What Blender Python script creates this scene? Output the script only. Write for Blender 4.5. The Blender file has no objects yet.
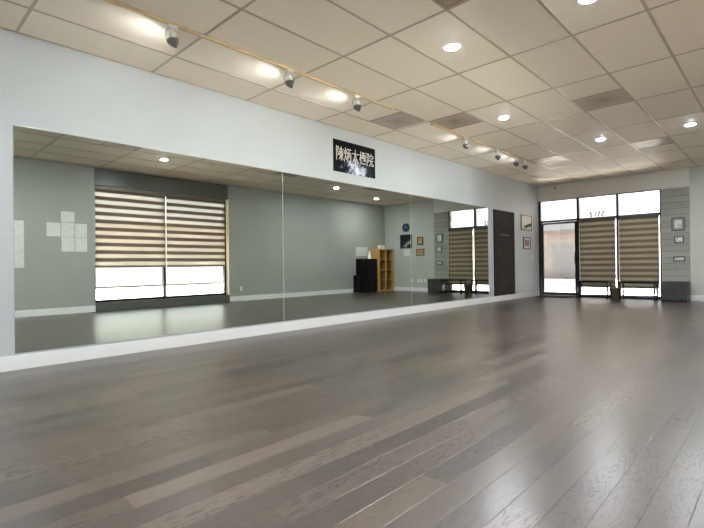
import bpy, bmesh, math, random
from mathutils import Vector, Matrix
random.seed(7)
sc = bpy.context.scene
COL = sc.collection
PI = math.pi

# ------------------------------------------------------------------ room numbers
H = 3.05                    # ceiling
XL, XR = -5.042, 0.507      # left (mirror) wall, right (window) wall
YF, YN = 12.905, -2.6       # far (shopfront) wall, near wall
WT = 0.22                   # wall thickness

def lin(c):
    return tuple(((v/255)/12.92 if v/255 <= 0.04045 else ((v/255+0.055)/1.055)**2.4) for v in c)

# ------------------------------------------------------------------ materials
def mat(name, rgb=(200, 200, 200), rough=0.5, metal=0.0, spec=0.5, emit=None, estr=0.0, coat=0.0):
    m = bpy.data.materials.new(name); m.use_nodes = True
    b = m.node_tree.nodes['Principled BSDF']
    b.inputs['Base Color'].default_value = (*lin(rgb), 1)
    b.inputs['Roughness'].default_value = rough
    b.inputs['Metallic'].default_value = metal
    b.inputs['Specular IOR Level'].default_value = spec
    b.inputs['Coat Weight'].default_value = coat
    if emit:
        b.inputs['Emission Color'].default_value = (*lin(emit), 1)
        b.inputs['Emission Strength'].default_value = estr
    return m

class NT:
    """small helper to write node graphs"""
    def __init__(s, m): s.t = m.node_tree; s.b = s.t.nodes.get('Principled BSDF'); s.m = m
    def n(s, typ, **kw):
        nd = s.t.nodes.new(typ)
        for k, v in kw.items(): setattr(nd, k, v)
        return nd
    def l(s, a, b): s.t.links.new(a, b)
    def val(s, nd, idx, v):
        if isinstance(v, (int, float)): nd.inputs[idx].default_value = v
        else: s.l(v, nd.inputs[idx])
    def math(s, op, a, b=0.0, c=None):
        nd = s.n('ShaderNodeMath', operation=op); s.val(nd, 0, a); s.val(nd, 1, b)
        if c is not None: s.val(nd, 2, c)
        return nd.outputs[0]
    def obj(s):
        return s.n('ShaderNodeTexCoord').outputs['Object']
    def sep(s, v):
        nd = s.n('ShaderNodeSeparateXYZ'); s.l(v, nd.inputs[0]); return nd.outputs
    def comb(s, x, y, z):
        nd = s.n('ShaderNodeCombineXYZ'); s.val(nd, 0, x); s.val(nd, 1, y); s.val(nd, 2, z); return nd.outputs[0]
    def noise(s, vec, scale, detail=2, rough=0.5, out='Fac'):
        nd = s.n('ShaderNodeTexNoise'); s.l(vec, nd.inputs['Vector'])
        nd.inputs['Scale'].default_value = scale; nd.inputs['Detail'].default_value = detail
        nd.inputs['Roughness'].default_value = rough
        return nd.outputs[out]
    def white(s, vec):
        nd = s.n('ShaderNodeTexWhiteNoise', noise_dimensions='3D'); s.l(vec, nd.inputs['Vector']); return nd.outputs['Value']
    def ramp(s, f, stops, interp='LINEAR'):
        nd = s.n('ShaderNodeValToRGB'); s.l(f, nd.inputs[0]); cr = nd.color_ramp; cr.interpolation = interp
        while len(cr.elements) < len(stops): cr.elements.new(0.5)
        for e, (p, c) in zip(cr.elements, stops):
            e.position = p; e.color = (*lin(c), 1) if max(c) > 1.0 else (*c, 1)
        return nd.outputs[0]
    def mix(s, f, a, b, blend='MIX'):
        nd = s.n('ShaderNodeMix', data_type='RGBA', blend_type=blend)
        s.val(nd, 0, f)
        for i, v in ((6, a), (7, b)):
            if isinstance(v, tuple): nd.inputs[i].default_value = (*v, 1)
            else: s.l(v, nd.inputs[i])
        return nd.outputs[2]
    def mapr(s, v, a, b, c, d):
        nd = s.n('ShaderNodeMapRange'); s.l(v, nd.inputs[0])
        for i, x in zip((1, 2, 3, 4), (a, b, c, d)): nd.inputs[i].default_value = x
        return nd.outputs[0]
    def bump(s, h, strength, dist=0.01):
        nd = s.n('ShaderNodeBump'); s.l(h, nd.inputs['Height'])
        nd.inputs['Strength'].default_value = strength; nd.inputs['Distance'].default_value = dist
        s.l(nd.outputs[0], s.b.inputs['Normal']); return nd

def paint(name, rgb, rough=0.55, amount=0.03):
    m = mat(name, rgb, rough); t = NT(m)
    o = t.obj()
    n1 = t.noise(o, 1.3, 3)
    c = lin(rgb)
    f = t.mapr(n1, 0.3, 0.7, 0.0, 1.0)
    t.l(t.mix(f, tuple(v*(1-amount) for v in c), tuple(min(1, v*(1+amount)) for v in c)), t.b.inputs['Base Color'])
    t.bump(t.noise(o, 260, 2), 0.06, 0.002)
    return m

M = {}
M['wall_white'] = paint('white wall paint', (190, 194, 194), 0.5)
M['wall_sage'] = paint('sage grey wall paint', (170, 171, 163), 0.5)
M['wall_far'] = paint('pale grey wall paint', (220, 214, 204), 0.5)
M['base_white'] = mat('white baseboard gloss', (236, 236, 232), 0.35)
M['black_metal'] = mat('black powder coat', (22, 22, 24), 0.35)
M['dark_alu'] = mat('dark bronze aluminium', (34, 32, 32), 0.35, 0.4)
M['steel'] = mat('brushed steel', (190, 190, 188), 0.3, 1.0)
M['white_plastic'] = mat('white plastic', (235, 233, 226), 0.4)
M['black_lam'] = mat('black laminate', (9, 9, 10), 0.5, spec=0.25)
M['dark_frame'] = mat('dark wood frame', (46, 34, 30), 0.4)
M['gold'] = mat('gold paper', (190, 150, 84), 0.5)
M['cream'] = mat('cream paper', (228, 222, 196), 0.7)

# floor: dark grey brown oak planks running along the room
def floor_mat():
    m = mat('dark oak planks', (100, 88, 80), 0.3); t = NT(m)
    x, y, z = t.sep(t.obj())
    W, LN = 0.127, 1.35
    xr = t.math('DIVIDE', x, W)
    row = t.math('FLOOR', xr); fx = t.math('FRACT', xr)
    rr = t.white(t.comb(row, 3.7, 1.1))
    yr = t.math('ADD', t.math('DIVIDE', y, LN), t.math('MULTIPLY', rr, 9.0))
    pl = t.math('FLOOR', yr); fy = t.math('FRACT', yr)
    pid = t.white(t.comb(row, pl, 0.5)); pid2 = t.white(t.comb(row, pl, 7.5))
    # seams
    ex = t.math('MINIMUM', fx, t.math('SUBTRACT', 1.0, fx))
    ey = t.math('MINIMUM', fy, t.math('SUBTRACT', 1.0, fy))
    sx = t.mapr(ex, 0.0, 0.022, 1.0, 0.0); sy = t.mapr(ey, 0.0, 0.0025, 1.0, 0.0)
    seam = t.math('MAXIMUM', sx, sy)
    # grain
    off = t.math('MULTIPLY', pid, 37.0)
    g = t.comb(t.math('MULTIPLY', x, 1.0), t.math('MULTIPLY', y, 0.12), off)
    fine = t.noise(g, 150, 4, 0.6)
    g2 = t.comb(t.math('MULTIPLY', x, 1.0), t.math('MULTIPLY', y, 0.13), off)
    warp = t.noise(g2, 9, 2, 0.5)
    rings = t.math('SINE', t.math('ADD', t.math('MULTIPLY', warp, 120.0), t.math('MULTIPLY', x, 90.0)))
    fleck = t.noise(t.comb(x, t.math('MULTIPLY', y, 0.28), off), 105, 3, 0.65)
    fl = t.math('MULTIPLY', t.mapr(rings, -0.1, 0.6, 0, 1), t.mapr(fleck, 0.46, 0.54, 0, 1))
    fig = t.mapr(pid2, 0.15, 0.6, 0.15, 1.0)
    big = t.mapr(t.noise(t.comb(x, t.math('MULTIPLY', y, 0.4), off), 3.2, 1), 0.36, 0.52, 0.2, 1.0)
    mark = t.math('MULTIPLY', t.math('MULTIPLY', fl, fig), big)
    base = t.ramp(pid, [(0.0, (64, 55, 48)), (0.35, (80, 69, 60)), (0.7, (86, 75, 65)), (1.0, (104, 91, 80))])
    c1 = t.mix(t.mapr(fine, 0.35, 0.7, 0, 0.35), base, tuple(lin((50, 42, 38))))
    c2 = t.mix(t.math('MULTIPLY', mark, 0.9), c1, tuple(lin((20, 16, 15))))
    c3 = t.mix(t.math('MULTIPLY', seam, 0.9), c2, tuple(lin((26, 21, 19))))
    t.l(c3, t.b.inputs['Base Color'])
    r = t.math('ADD', t.mapr(pid, 0, 1, 0.28, 0.30), t.math('MULTIPLY', mark, 0.03))
    t.l(r, t.b.inputs['Roughness'])
    h = t.math('MULTIPLY', seam, -1.0)
    t.bump(h, 0.6, 0.0012)
    t.b.inputs['Specular IOR Level'].default_value = 0.95
    return m
M['floor'] = floor_mat()

def tile_mat():
    m = mat('acoustic ceiling tile', (226, 212, 194), 0.5); t = NT(m)
    o = t.obj(); x, y, z = t.sep(o)
    cx = t.math('FLOOR', t.math('DIVIDE', t.math('ADD', x, 2.06), 0.61)); cy = t.math('FLOOR', t.math('DIVIDE', t.math('SUBTRACT', y, 3.38), 1.22))
    pid = t.white(t.comb(cx, cy, 2.0))
    n = t.noise(o, 190, 3, 0.7)
    c = t.ramp(pid, [(0.0, (242, 228, 208)), (1.0, (248, 235, 216))])
    c2 = t.mix(t.mapr(n, 0.55, 0.75, 0, 0.22), c, tuple(lin((150, 138, 124))))
    t.l(c2, t.b.inputs['Base Color'])
    t.bump(n, 0.12, 0.002)
    return m
M['tile'] = tile_mat()
M['tbar'] = mat('ceiling grid bar', (186, 170, 150), 0.28, 0.0, 0.6)
M['vent'] = mat('beige painted vent metal', (182, 162, 142), 0.3, 0.3)
def vent_mat():
    m = mat('perforated vent plate', (150, 130, 114), 0.3, 0.0, 0.8); t = NT(m)
    o = t.obj(); x, y, z = t.sep(o)
    r = t.math('SQRT', t.math('ADD', t.math('MULTIPLY', x, x), t.math('MULTIPLY', y, y)))
    d = t.math('MULTIPLY', t.mapr(r, 0.02, 0.24, 1, 0), t.mapr(t.noise(o, 7, 3), 0.3, 0.7, 0.5, 1.0))   # dust stain round the middle
    hx = t.math('ABSOLUTE', t.math('SINE', t.math('MULTIPLY', x, 260.0))); hy = t.math('ABSOLUTE', t.math('SINE', t.math('MULTIPLY', y, 260.0)))
    hole = t.mapr(t.math('MINIMUM', hx, hy), 0.75, 0.9, 0, 1)
    c = t.mix(d, tuple(lin((190, 164, 142))), tuple(lin((122, 96, 78))))
    c = t.mix(t.math('MULTIPLY', hole, 0.5), c, tuple(lin((60, 48, 42))))
    t.l(c, t.b.inputs['Base Color']); return m
M['vent_plate'] = vent_mat()

def board_mat():   # horizontal grey boards of the pillar
    m = mat('grey boards', (130, 132, 122), 0.55); t = NT(m)
    x, y, z = t.sep(t.obj())
    zr = t.math('DIVIDE', z, 0.142); row = t.math('FLOOR', zr); fz = t.math('FRACT', zr)
    rid = t.white(t.comb(row, 1.0, 4.0))
    seam = t.mapr(t.math('MINIMUM', fz, t.math('SUBTRACT', 1.0, fz)), 0.0, 0.05, 1.0, 0.0)
    gr = t.noise(t.comb(t.math('MULTIPLY', x, 0.15), y, t.math('ADD', z, t.math('MULTIPLY', rid, 9))), 60, 4, 0.6)
    c = t.ramp(rid, [(0.0, (150, 150, 139)), (1.0, (166, 166, 154))])
    c = t.mix(t.mapr(gr, 0.35, 0.7, 0, 0.3), c, tuple(lin((120, 121, 112))))
    c = t.mix(t.math('MULTIPLY', seam, 0.8), c, tuple(lin((60, 62, 58))))
    t.l(c, t.b.inputs['Base Color'])
    t.bump(t.math('SUBTRACT', t.math('MULTIPLY', gr, 0.1), seam), 0.5, 0.005)
    return m
M['boards'] = board_mat()

def mirror_mat():
    m = mat('mirror glass', (209, 214, 207), 0.0, 1.0); return m
M['mirror'] = mirror_mat()
M['mirror_edge'] = mat('polished mirror edge', (196, 206, 196), 0.15, 0.2)

def glass_mat(name, tint=(0.93, 0.96, 0.94), refl=0.08):
    m = bpy.data.materials.new(name); m.use_nodes = True
    t = m.node_tree; t.nodes.clear()
    out = t.nodes.new('ShaderNodeOutputMaterial')
    tr = t.nodes.new('ShaderNodeBsdfTransparent'); tr.inputs[0].default_value = (*tint, 1)
    gl = t.nodes.new('ShaderNodeBsdfGlossy'); gl.inputs['Roughness'].default_value = 0.02
    lw = t.nodes.new('ShaderNodeFresnel'); lw.inputs[0].default_value = 1.45
    mx = t.nodes.new('ShaderNodeMixShader')
    t.links.new(lw.outputs[0], mx.inputs[0]); t.links.new(tr.outputs[0], mx.inputs[1]); t.links.new(gl.outputs[0], mx.inputs[2])
    t.links.new(mx.outputs[0], out.inputs[0])
    return m
M['glass'] = glass_mat('window glass')
M['glass_shop'] = glass_mat('lightly tinted shopfront glass', (0.76, 0.755, 0.74))
M['glass_transom'] = glass_mat('hazy transom glass', (0.70, 0.69, 0.67))
M['glass_door'] = glass_mat('grey tinted door glass', (0.38, 0.37, 0.36))

def blind_mat(name, zbot, period, dark, light, open_dark, open_light, frac=0.5, trans=0.6):
    """banded day and night fabric: woven bands between sheer bands"""
    m = bpy.data.materials.new(name); m.use_nodes = True
    t = NT(m); nt = m.node_tree; nt.nodes.remove(t.b)
    out = nt.nodes['Material Output']
    x, y, z = t.sep(t.obj())
    f = t.math('FRACT', t.math('DIVIDE', t.math('SUBTRACT', z, zbot), period))
    tri = t.math('MULTIPLY', t.math('ABSOLUTE', t.math('SUBTRACT', f, 0.5)), 2.0)
    band = t.mapr(tri, frac-0.06, frac+0.06, 0.0, 1.0)         # 1 = woven dark band
    thr = t.noise(t.comb(t.math('MULTIPLY', x, 0.3), t.math('MULTIPLY', y, 0.3), z), 500, 1)
    c = t.mix(band, tuple(lin(light)), tuple(lin(dark)))
    c = t.mix(t.mapr(thr, 0.4, 0.6, 0.0, 0.12), c, (0.05, 0.045, 0.04))
    df = t.n('ShaderNodeBsdfDiffuse'); tl = t.n('ShaderNodeBsdfTranslucent'); tp = t.n('ShaderNodeBsdfTransparent')
    t.l(c, df.inputs[0]); t.l(c, tl.inputs[0])
    m1 = t.n('ShaderNodeMixShader'); t.val(m1, 0, t.mapr(band, 0, 1, trans, trans*0.35)); t.l(df.outputs[0], m1.inputs[1]); t.l(tl.outputs[0], m1.inputs[2])
    m2 = t.n('ShaderNodeMixShader'); t.val(m2, 0, t.mapr(band, 0, 1, open_light, open_dark)); t.l(m1.outputs[0], m2.inputs[1]); t.l(tp.outputs[0], m2.inputs[2])
    t.l(m2.outputs[0], out.inputs[0])
    return m
BL_SIDE = blind_mat('banded beige blind fabric', 0.93, 0.165, (132, 110, 97), (214, 188, 164), 0.0, 0.17, 0.5, 0.11)
BL_FAR = blind_mat('banded olive blind fabric', 0.27, 0.142, (104, 96, 79), (148, 137, 117), 0.0, 0.0, 0.5, 0.17)

# ------------------------------------------------------------------ mesh helpers
def newbm(): return bmesh.new()
def box(bm, x0, x1, y0, y1, z0, z1, bev=0.0, mi=0, mtx=None):
    r = bmesh.ops.create_cube(bm, size=1.0)
    vs = r['verts']
    for v in vs:
        v.co = Vector(((x0+x1)/2+v.co.x*(x1-x0), (y0+y1)/2+v.co.y*(y1-y0), (z0+z1)/2+v.co.z*(z1-z0)))
    fs = set(f for v in vs for f in v.link_faces)
    for f in fs: f.material_index = mi
    if bev > 0:
        es = list(set(e for v in vs for e in v.link_edges))
        r2 = bmesh.ops.bevel(bm, geom=es, offset=bev, segments=2, affect='EDGES', profile=0.6)
        for f in r2['faces']: f.material_index = mi
        vs = list(set(v for f in r2['faces'] for v in f.verts) | set(v for v in vs if v.is_valid))
    if mtx is not None: bmesh.ops.transform(bm, matrix=mtx, verts=[v for v in vs if v.is_valid])
    return bm
def lathe(bm, prof, seg=24, mtx=None, mi=0, cap=True):
    """prof: (r,z) list, revolved about z"""
    rings = []
    for r, z in prof:
        if r < 1e-5: rings.append([bm.verts.new((0, 0, z))])
        else: rings.append([bm.verts.new((r*math.cos(2*PI*i/seg), r*math.sin(2*PI*i/seg), z)) for i in range(seg)])
    for a, b in zip(rings, rings[1:]):
        for i in range(seg):
            j = (i+1) % seg
            if len(a) == 1 and len(b) == 1: continue
            if len(a) == 1: f = bm.faces.new((a[0], b[j], b[i]))
            elif len(b) == 1: f = bm.faces.new((a[i], a[j], b[0]))
            else: f = bm.faces.new((a[i], a[j], b[j], b[i]))
            f.smooth = True; f.material_index = mi
    if cap:
        for rg, rev in ((rings[0], True), (rings[-1], False)):
            if len(rg) > 1:
                f = bm.faces.new(rg[::-1] if rev else rg); f.material_index = mi
    if mtx is not None: bmesh.ops.transform(bm, matrix=mtx, verts=[v for rg in rings for v in rg])
    return bm
def tube(bm, pts, r, seg=10, mi=0):
    """round bar through points"""
    pts = [Vector(p) for p in pts]; rings = []
    for i, p in enumerate(pts):
        d = (pts[min(i+1, len(pts)-1)]-pts[max(i-1, 0)]).normalized()
        a = d.cross(Vector((0, 0, 1)))
        if a.length < 1e-3: a = d.cross(Vector((1, 0, 0)))
        a.normalize(); b = d.cross(a)
        rings.append([bm.verts.new(p+a*(r*math.cos(2*PI*k/seg))+b*(r*math.sin(2*PI*k/seg))) for k in range(seg)])
    for q, w in zip(rings, rings[1:]):
        for i in range(seg):
            j = (i+1) % seg
            f = bm.faces.new((q[i], w[i], w[j], q[j])); f.smooth = True; f.material_index = mi
    for rg in (rings[0], rings[-1][::-1]):
        f = bm.faces.new(rg); f.material_index = mi
    return bm
def obj(name, bm, m, parent=None, loc=None, kind=None):
    me = bpy.data.meshes.new(name)
    bmesh.ops.recalc_face_normals(bm, faces=bm.faces[:])
    bm.to_mesh(me); bm.free()
    for q in (m if isinstance(m, (list, tuple)) else [m]): me.materials.append(q)
    o = bpy.data.objects.new(name, me); COL.objects.link(o)
    if parent: o.parent = parent
    if loc: o.location = loc
    if kind: o['kind'] = kind
    return o
def struct(name, bm, m, parent=None):
    return obj(name, bm, m, parent, kind=None if parent else 'structure')
def thing(name, label, cat, loc=(0, 0, 0), rotz=0.0, group=None):
    o = bpy.data.objects.new(name, None); o.empty_display_size = 0.1; COL.objects.link(o)
    o.location = loc; o.rotation_euler = (0, 0, rotz); o['label'] = label; o['category'] = cat
    if group: o['group'] = group
    return o
def tag(o, label, cat, group=None):
    o['label'] = label; o['category'] = cat
    if group: o['group'] = group
    return o
def dup(root, loc, rotz=None, label=None, group=None):
    r = root.copy(); COL.objects.link(r); r.location = loc
    if rotz is not None: r.rotation_euler = (0, 0, rotz)
    if label: r['label'] = label
    if group: r['group'] = group
    for ch in list(root.children):
        c = ch.copy(); COL.objects.link(c); c.parent = r
        for g in list(ch.children):
            d = g.copy(); COL.objects.link(d); d.parent = c
    return r

# ------------------------------------------------------------------ the shell
bm = newbm(); box(bm, XL-WT, XR+WT, YN-WT, YF+WT, -0.12, 0.0); struct('floor', bm, M['floor'])
bm = newbm(); box(bm, XL-WT, XR+WT, YN-WT, YF+WT, H, H+0.12); struct('ceiling', bm, M['tile'])
bm = newbm(); box(bm, XL-WT, XL, YN-WT, YF+WT, 0, H); struct('wall_left', bm, M['wall_white'])
# right wall with the window opening Y 3.30..6.50 up to the ceiling
WY0, WY1 = 3.30, 6.50
bm = newbm(); box(bm, XR, XR+WT, YN-WT, WY0, 0, H); box(bm, XR, XR+WT, WY1, YF+WT, 0, H)
struct('wall_right', bm, M['wall_sage'])
bm = newbm(); box(bm, XL, XR, YN-WT, YN, 0, H); struct('wall_near', bm, M['wall_sage'])
# far wall: header over the shopfront and the piece right of the pillar
FX1, FX2 = -2.15, -1.60
HZ = 2.62
bm = newbm(); box(bm, XL, FX2, YF, YF+WT, HZ, H); box(bm, FX2, XR, YF, YF+WT, 0, H, 0, 1); box(bm, FX1, FX2, YF+0.02, YF+WT, 0, HZ)
struct('wall_far', bm, [M['wall_far'], paint('light sage wall paint', (188, 190, 178), 0.5)])
bm = newbm(); box(bm, FX1, FX2, YF-0.012, YF+0.02, 0, HZ-0.01, 0.003); struct('trim_1', bm, M['boards'])
# baseboards
def baseboard(name, x0, x1, y0, y1, h=0.13):
    bm = newbm(); box(bm, x0, x1, y0, y1, 0, h, 0.004); return struct(name, bm, M['base_white'])
baseboard('baseboard_left', XL, XL+0.016, YN, YF)
bm = newbm(); box(bm, XR-0.016, XR, YN, WY0-0.005, 0, 0.13, 0.004); box(bm, XR-0.016, XR, WY1+0.005, YF, 0, 0.13, 0.004)
struct('baseboard_right', bm, M['base_white'])
baseboard('baseboard_far', FX2, XR-0.016, YF-0.016, YF)
baseboard('baseboard_near', XL+0.016, XR-0.016, YN, YN+0.016)

# suspended ceiling grid
bm = newbm()
k = -6
xs = [-2.06+0.61*i for i in range(-4, 5)]
ys = [3.38+1.22*i for i in range(-5, 8)]
for x in xs:
    if XL < x < XR: box(bm, x-0.012, x+0.012, YN, YF, H-0.004, H+0.002)
for y in ys:
    if YN < y < YF: box(bm, XL, XR, y-0.012, y+0.012, H-0.0036, H+0.002)
for a in ((XL, XL+0.02, YN, YF), (XR-0.02, XR, YN, YF), (XL, XR, YF-0.02, YF), (XL, XR, YN, YN+0.02)):
    box(bm, *a, H-0.0044, H+0.002)
struct('trim_2', bm, M['tbar'])

# ------------------------------------------------------------------ ceiling vents
def make_vent(label, x, y, group='ceiling vents in the tile grid'):
    t = thing('ceiling_vent', label, 'ceiling vent', (x, y, H), 0, group)
    bm = newbm(); s = 0.293
    for a in ((-s, s, -s, -s+0.03), (-s, s, s-0.03, s), (-s, -s+0.03, -s+0.03, s-0.03), (s-0.03, s, -s+0.03, s-0.03)):
        box(bm, *a, -0.010, -0.0005, 0.001)
    obj('frame', bm, M['vent'], t)
    bm = newbm(); box(bm, -0.262, 0.262, -0.262, 0.262, -0.006, -0.0008); obj('perforated_plate', bm, M['vent_plate'], t)
    bm = newbm()
    for q in (0.175, 0.09):
        for a in ((-q, q, -q, -q+0.006), (-q, q, q-0.006, q), (-q, -q+0.006, -q+0.006, q-0.006), (q-0.006, q, -q+0.006, q-0.006)):
            box(bm, *a, -0.0085, -0.0062, 0.0008)
    obj('ridge', bm, M['vent'], t)
    return t
v0 = make_vent('brown louvred ceiling vent right above the wall sign, left of the track gap', -4.195, 5.45)
for (x, y, lb) in [(-3.585, 6.10, 'brown louvred ceiling vent just right of the start of the second light track'),
                   (-1.755, 6.72, 'brown louvred ceiling vent in mid ceiling before the far downlights'),
                   (-1.755, 3.07, 'brown louvred ceiling vent cut by the top edge of the picture'),
                   (-1.755, 9.77, 'half shining ceiling vent near the far right downlight'),
                   (-3.585, 9.77, 'pale shining ceiling vent beside the far end of the second track')]:
    dup(v0, (x, y, H), None, lb)

# ------------------------------------------------------------------ downlights
M['lens'] = mat('lit downlight lens', (255, 252, 244), 0.4, emit=(240, 246, 255), estr=300.0)
def make_down(label, x, y):
    t = thing('downlight', label, 'ceiling light', (x, y, H), 0, 'round recessed downlights')
    bm = newbm(); lathe(bm, [(0.062, -0.0005), (0.062, -0.010), (0.088, -0.006), (0.090, -0.0005)], 32, cap=False); obj('trim_ring', bm, M['white_plastic'], t)
    bm = newbm(); lathe(bm, [(0.0605, -0.001), (0.060, -0.008), (0.045, -0.013), (0.02, -0.016), (0.0, -0.017)], 32); obj('lens', bm, M['lens'], t)
    return t
d0 = make_down('glowing round downlight nearest the camera side, above and left of the brown vent row', -2.38, 3.99)
for (x, y, lb) in [(-1.145, 4.05, 'glowing round downlight cut by the top edge of the picture'),
                   (-3.0, 6.45, 'glowing round downlight to the right of the second brown vent'),
                   (-2.34, 8.82, 'glowing round downlight in the pale far part of the ceiling'),
                   (-1.08, 8.90, 'glowing round downlight at the right edge of the picture'),
                   (-0.50, 11.27, 'glowing round downlight over the shelf corner, seen only in the mirror'),
                   (-2.2, 1.54, 'glowing round downlight at the top left corner of the first mirror'),
                   (-1.14, 1.50, 'added unseen downlight over the wall left of the first mirror reflection'),  # this and the next three: unseen lamps added to brighten the near end
                   (-1.14, -0.90, 'added unseen downlight at the near end of the room, on the window side'),
                   (-2.36, -0.90, 'added unseen downlight at the near end of the room, in the middle'),
                   (-3.58, -0.90, 'added unseen downlight at the near end of the room, nearest the track')]:
    dup(d0, (x, y, H), None, lb)

# ------------------------------------------------------------------ light tracks with spot heads
M['track'] = mat('cream track metal', (214, 186, 142), 0.4)
M['head_grey'] = mat('grey spot housing', (120, 118, 114), 0.35, 0.5)
M['spot_lens'] = mat('lit spot lens', (255, 250, 235), 0.4, emit=(255, 246, 230), estr=1.0)
def make_track(label, y0, y1):
    t = thing('light_track', label, 'light track', (-3.9, y0, H), 0, 'ceiling light tracks')
    L = y1-y0
    bm = newbm(); box(bm, -0.018, 0.018, 0, L, -0.022, -0.0045, 0.002); box(bm, -0.0055, 0.0055, 0.01, L-0.01, -0.0225, -0.0215)
    obj('rail', bm, M['track'], t)
    for y in (0.0, L):
        s = 1 if y else -1
        bm = newbm(); box(bm, -0.021, 0.021, min(y, y+s*0.03), max(y, y+s*0.03), -0.027, -0.0045, 0.003); obj('end_cap', bm, M['track'], t)
    return t
make_track('long cream ceiling light track over the first mirrors', -0.6, 4.93)
make_track('cream ceiling light track further back, beyond the wall sign', 5.95, 9.80)

BEAM = Vector((0.55, 0.80, -0.22)).normalized()
def make_head(label, y, drop=0.0, yaw=0.0, group='white and grey spotlights on the tracks'):
    t = thing('spotlight', label, 'spotlight', (-3.9, y, H-0.022), yaw, group); t.scale = (0.86, 0.86, 0.86)
    bm = newbm(); box(bm, -0.015, 0.015, -0.05, 0.05, -0.024, 0, 0.003); obj('adapter', bm, M['white_plastic'], t)
    bm = newbm(); lathe(bm, [(0.008, -0.075), (0.008, -0.024)], 12); box(bm, -0.028, 0.028, -0.028, 0.028, -0.125, -0.07, 0.006); obj('stem', bm, M['white_plastic'], t)
    bm = newbm(); tube(bm, [(-0.012, -0.03, -0.02), (-0.034, -0.05, -0.05), (-0.042, -0.055, -0.10), (-0.034, -0.045, -0.16)], 0.004, 8); obj('cable', bm, M['head_grey'], t)
    R = Matrix.Translation((0.0, 0.0, -0.165)) @ BEAM.to_track_quat('Z', 'Y').to_matrix().to_4x4()   # opens toward +Y and a little down
    bm = newbm(); lathe(bm, [(0.016, -0.055), (0.030, -0.045), (0.046, -0.010), (0.052, 0.035), (0.052, 0.045), (0.047, 0.045), (0.040, 0.015)], 24, R @ Matrix.Rotation(PI, 4, 'X') if False else R, cap=False)
    c = obj('lamp_cup', bm, M['head_grey'], t)
    bm = newbm(); lathe(bm, [(0.0, 0.012), (0.028, 0.014), (0.040, 0.020), (0.040, 0.024), (0.0, 0.030)], 24, R); obj('lens', bm, M['spot_lens'], c)
    return t
def leak(y, power):
    """cool light of the lamp: wide beam into the room plus the back glare streaking along the ceiling"""
    for nm, e, size, d, off in (('lamp_beam', 8.0, 50, Vector((0.50, 0.72, -0.48)), 0.06), ('lamp_spill', power, 172, Vector((-0.85, -0.45, -0.10)), 0.075), ('lamp_back_glow', power*BACK, 80, Vector((-0.42, -0.88, 0.16)), 0.07)):
        ld = bpy.data.lights.new(nm, 'SPOT'); ld.energy = e; ld.color = (0.90, 0.95, 1.0)
        ld.spot_size = math.radians(size); ld.spot_blend = 1.0; ld.shadow_soft_size = 0.035
        o = bpy.data.objects.new(nm, ld); COL.objects.link(o)
        o.location = Vector((-3.9, y, H-0.022-0.142)) + d.normalized()*off
        o.rotation_euler = d.to_track_quat('-Z', 'Y').to_euler()
BACK = 0.075
heads = [(1.86, 'nearest white and grey spotlight on the long track, at the top left'),
         (3.17, 'second spotlight from the left on the long ceiling track'),
         (4.25, 'spotlight near the far end of the long track, beside the wall sign'),
         (6.93, 'first spotlight on the second track, beyond the wall sign'),
         (8.10, 'second spotlight on the far ceiling track'),
         (8.90, 'third spotlight on the far ceiling track, between the others'),
         (9.33, 'spotlight at the far end of the second track')]
h0 = make_head(heads[0][1], heads[0][0])
for y, lb in heads[1:]:
    dup(h0, (-3.9, y, H-0.022 - (0.0 if y != 9.12 else 0.0)), None, lb)
for y, lb in heads:
    leak(y, 2.4 if y < 6 else 1.5)

# ------------------------------------------------------------------ mirrors on the left wall
def make_mirror(label, y0, y1):
    t = thing('wall_mirror', label, 'mirror', (XL, y0, 0.145), 0, 'large wall mirrors in a row')
    L = y1-y0; Z = 2.205-0.145
    bm = newbm(); box(bm, 0.0005, 0.0075, 0.004, L-0.004, 0, Z); obj('backing', bm, M['mirror_edge'], t)
    bm = newbm(); box(bm, 0.0077, 0.0085, 0.007, L-0.007, 0.004, Z-0.004); obj('glass', bm, M['mirror'], t)
    return t
make_mirror('large wall mirror at the left, reflecting the window and the pinned papers', 0.90, 3.94)
make_mirror('middle wall mirror under the sign, reflecting the black cabinet and cube shelf', 3.94, 6.90)
make_mirror('far wall mirror, reflecting the shopfront windows and the board pillar', 6.90, 9.92)

# dark panel at the far end of the mirrors
def dark_panel_mat():
    m = mat('black lacquered board', (36, 31, 29), 0.5, spec=0.03); t = NT(m)
    n = t.noise(t.obj(), 5, 3)
    t.l(t.mix(t.mapr(n, 0.35, 0.65, 0, 1), tuple(lin((34, 29, 26))), tuple(lin((44, 38, 34)))), t.b.inputs['Base Color'])
    return m
M['dark_panel'] = dark_panel_mat()
t = thing('wall_panel', 'tall black panel on the white wall, past the last mirror', 'wall panel', (XL, 10.20, 0.135))
bm = newbm(); box(bm, 0.0005, 0.022, 0.0, 1.12, 0, 2.06, 0.004); obj('board', bm, M['dark_panel'], t)
bm = newbm()
for i in range(9): box(bm, 0.0222, 0.0232, 0.30+i*0.062, 0.345+i*0.062, 1.455, 1.475+0.01*(i % 2))
obj('lettering', bm, mat('faded grey lettering', (98, 88, 80), 0.5), t)

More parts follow.
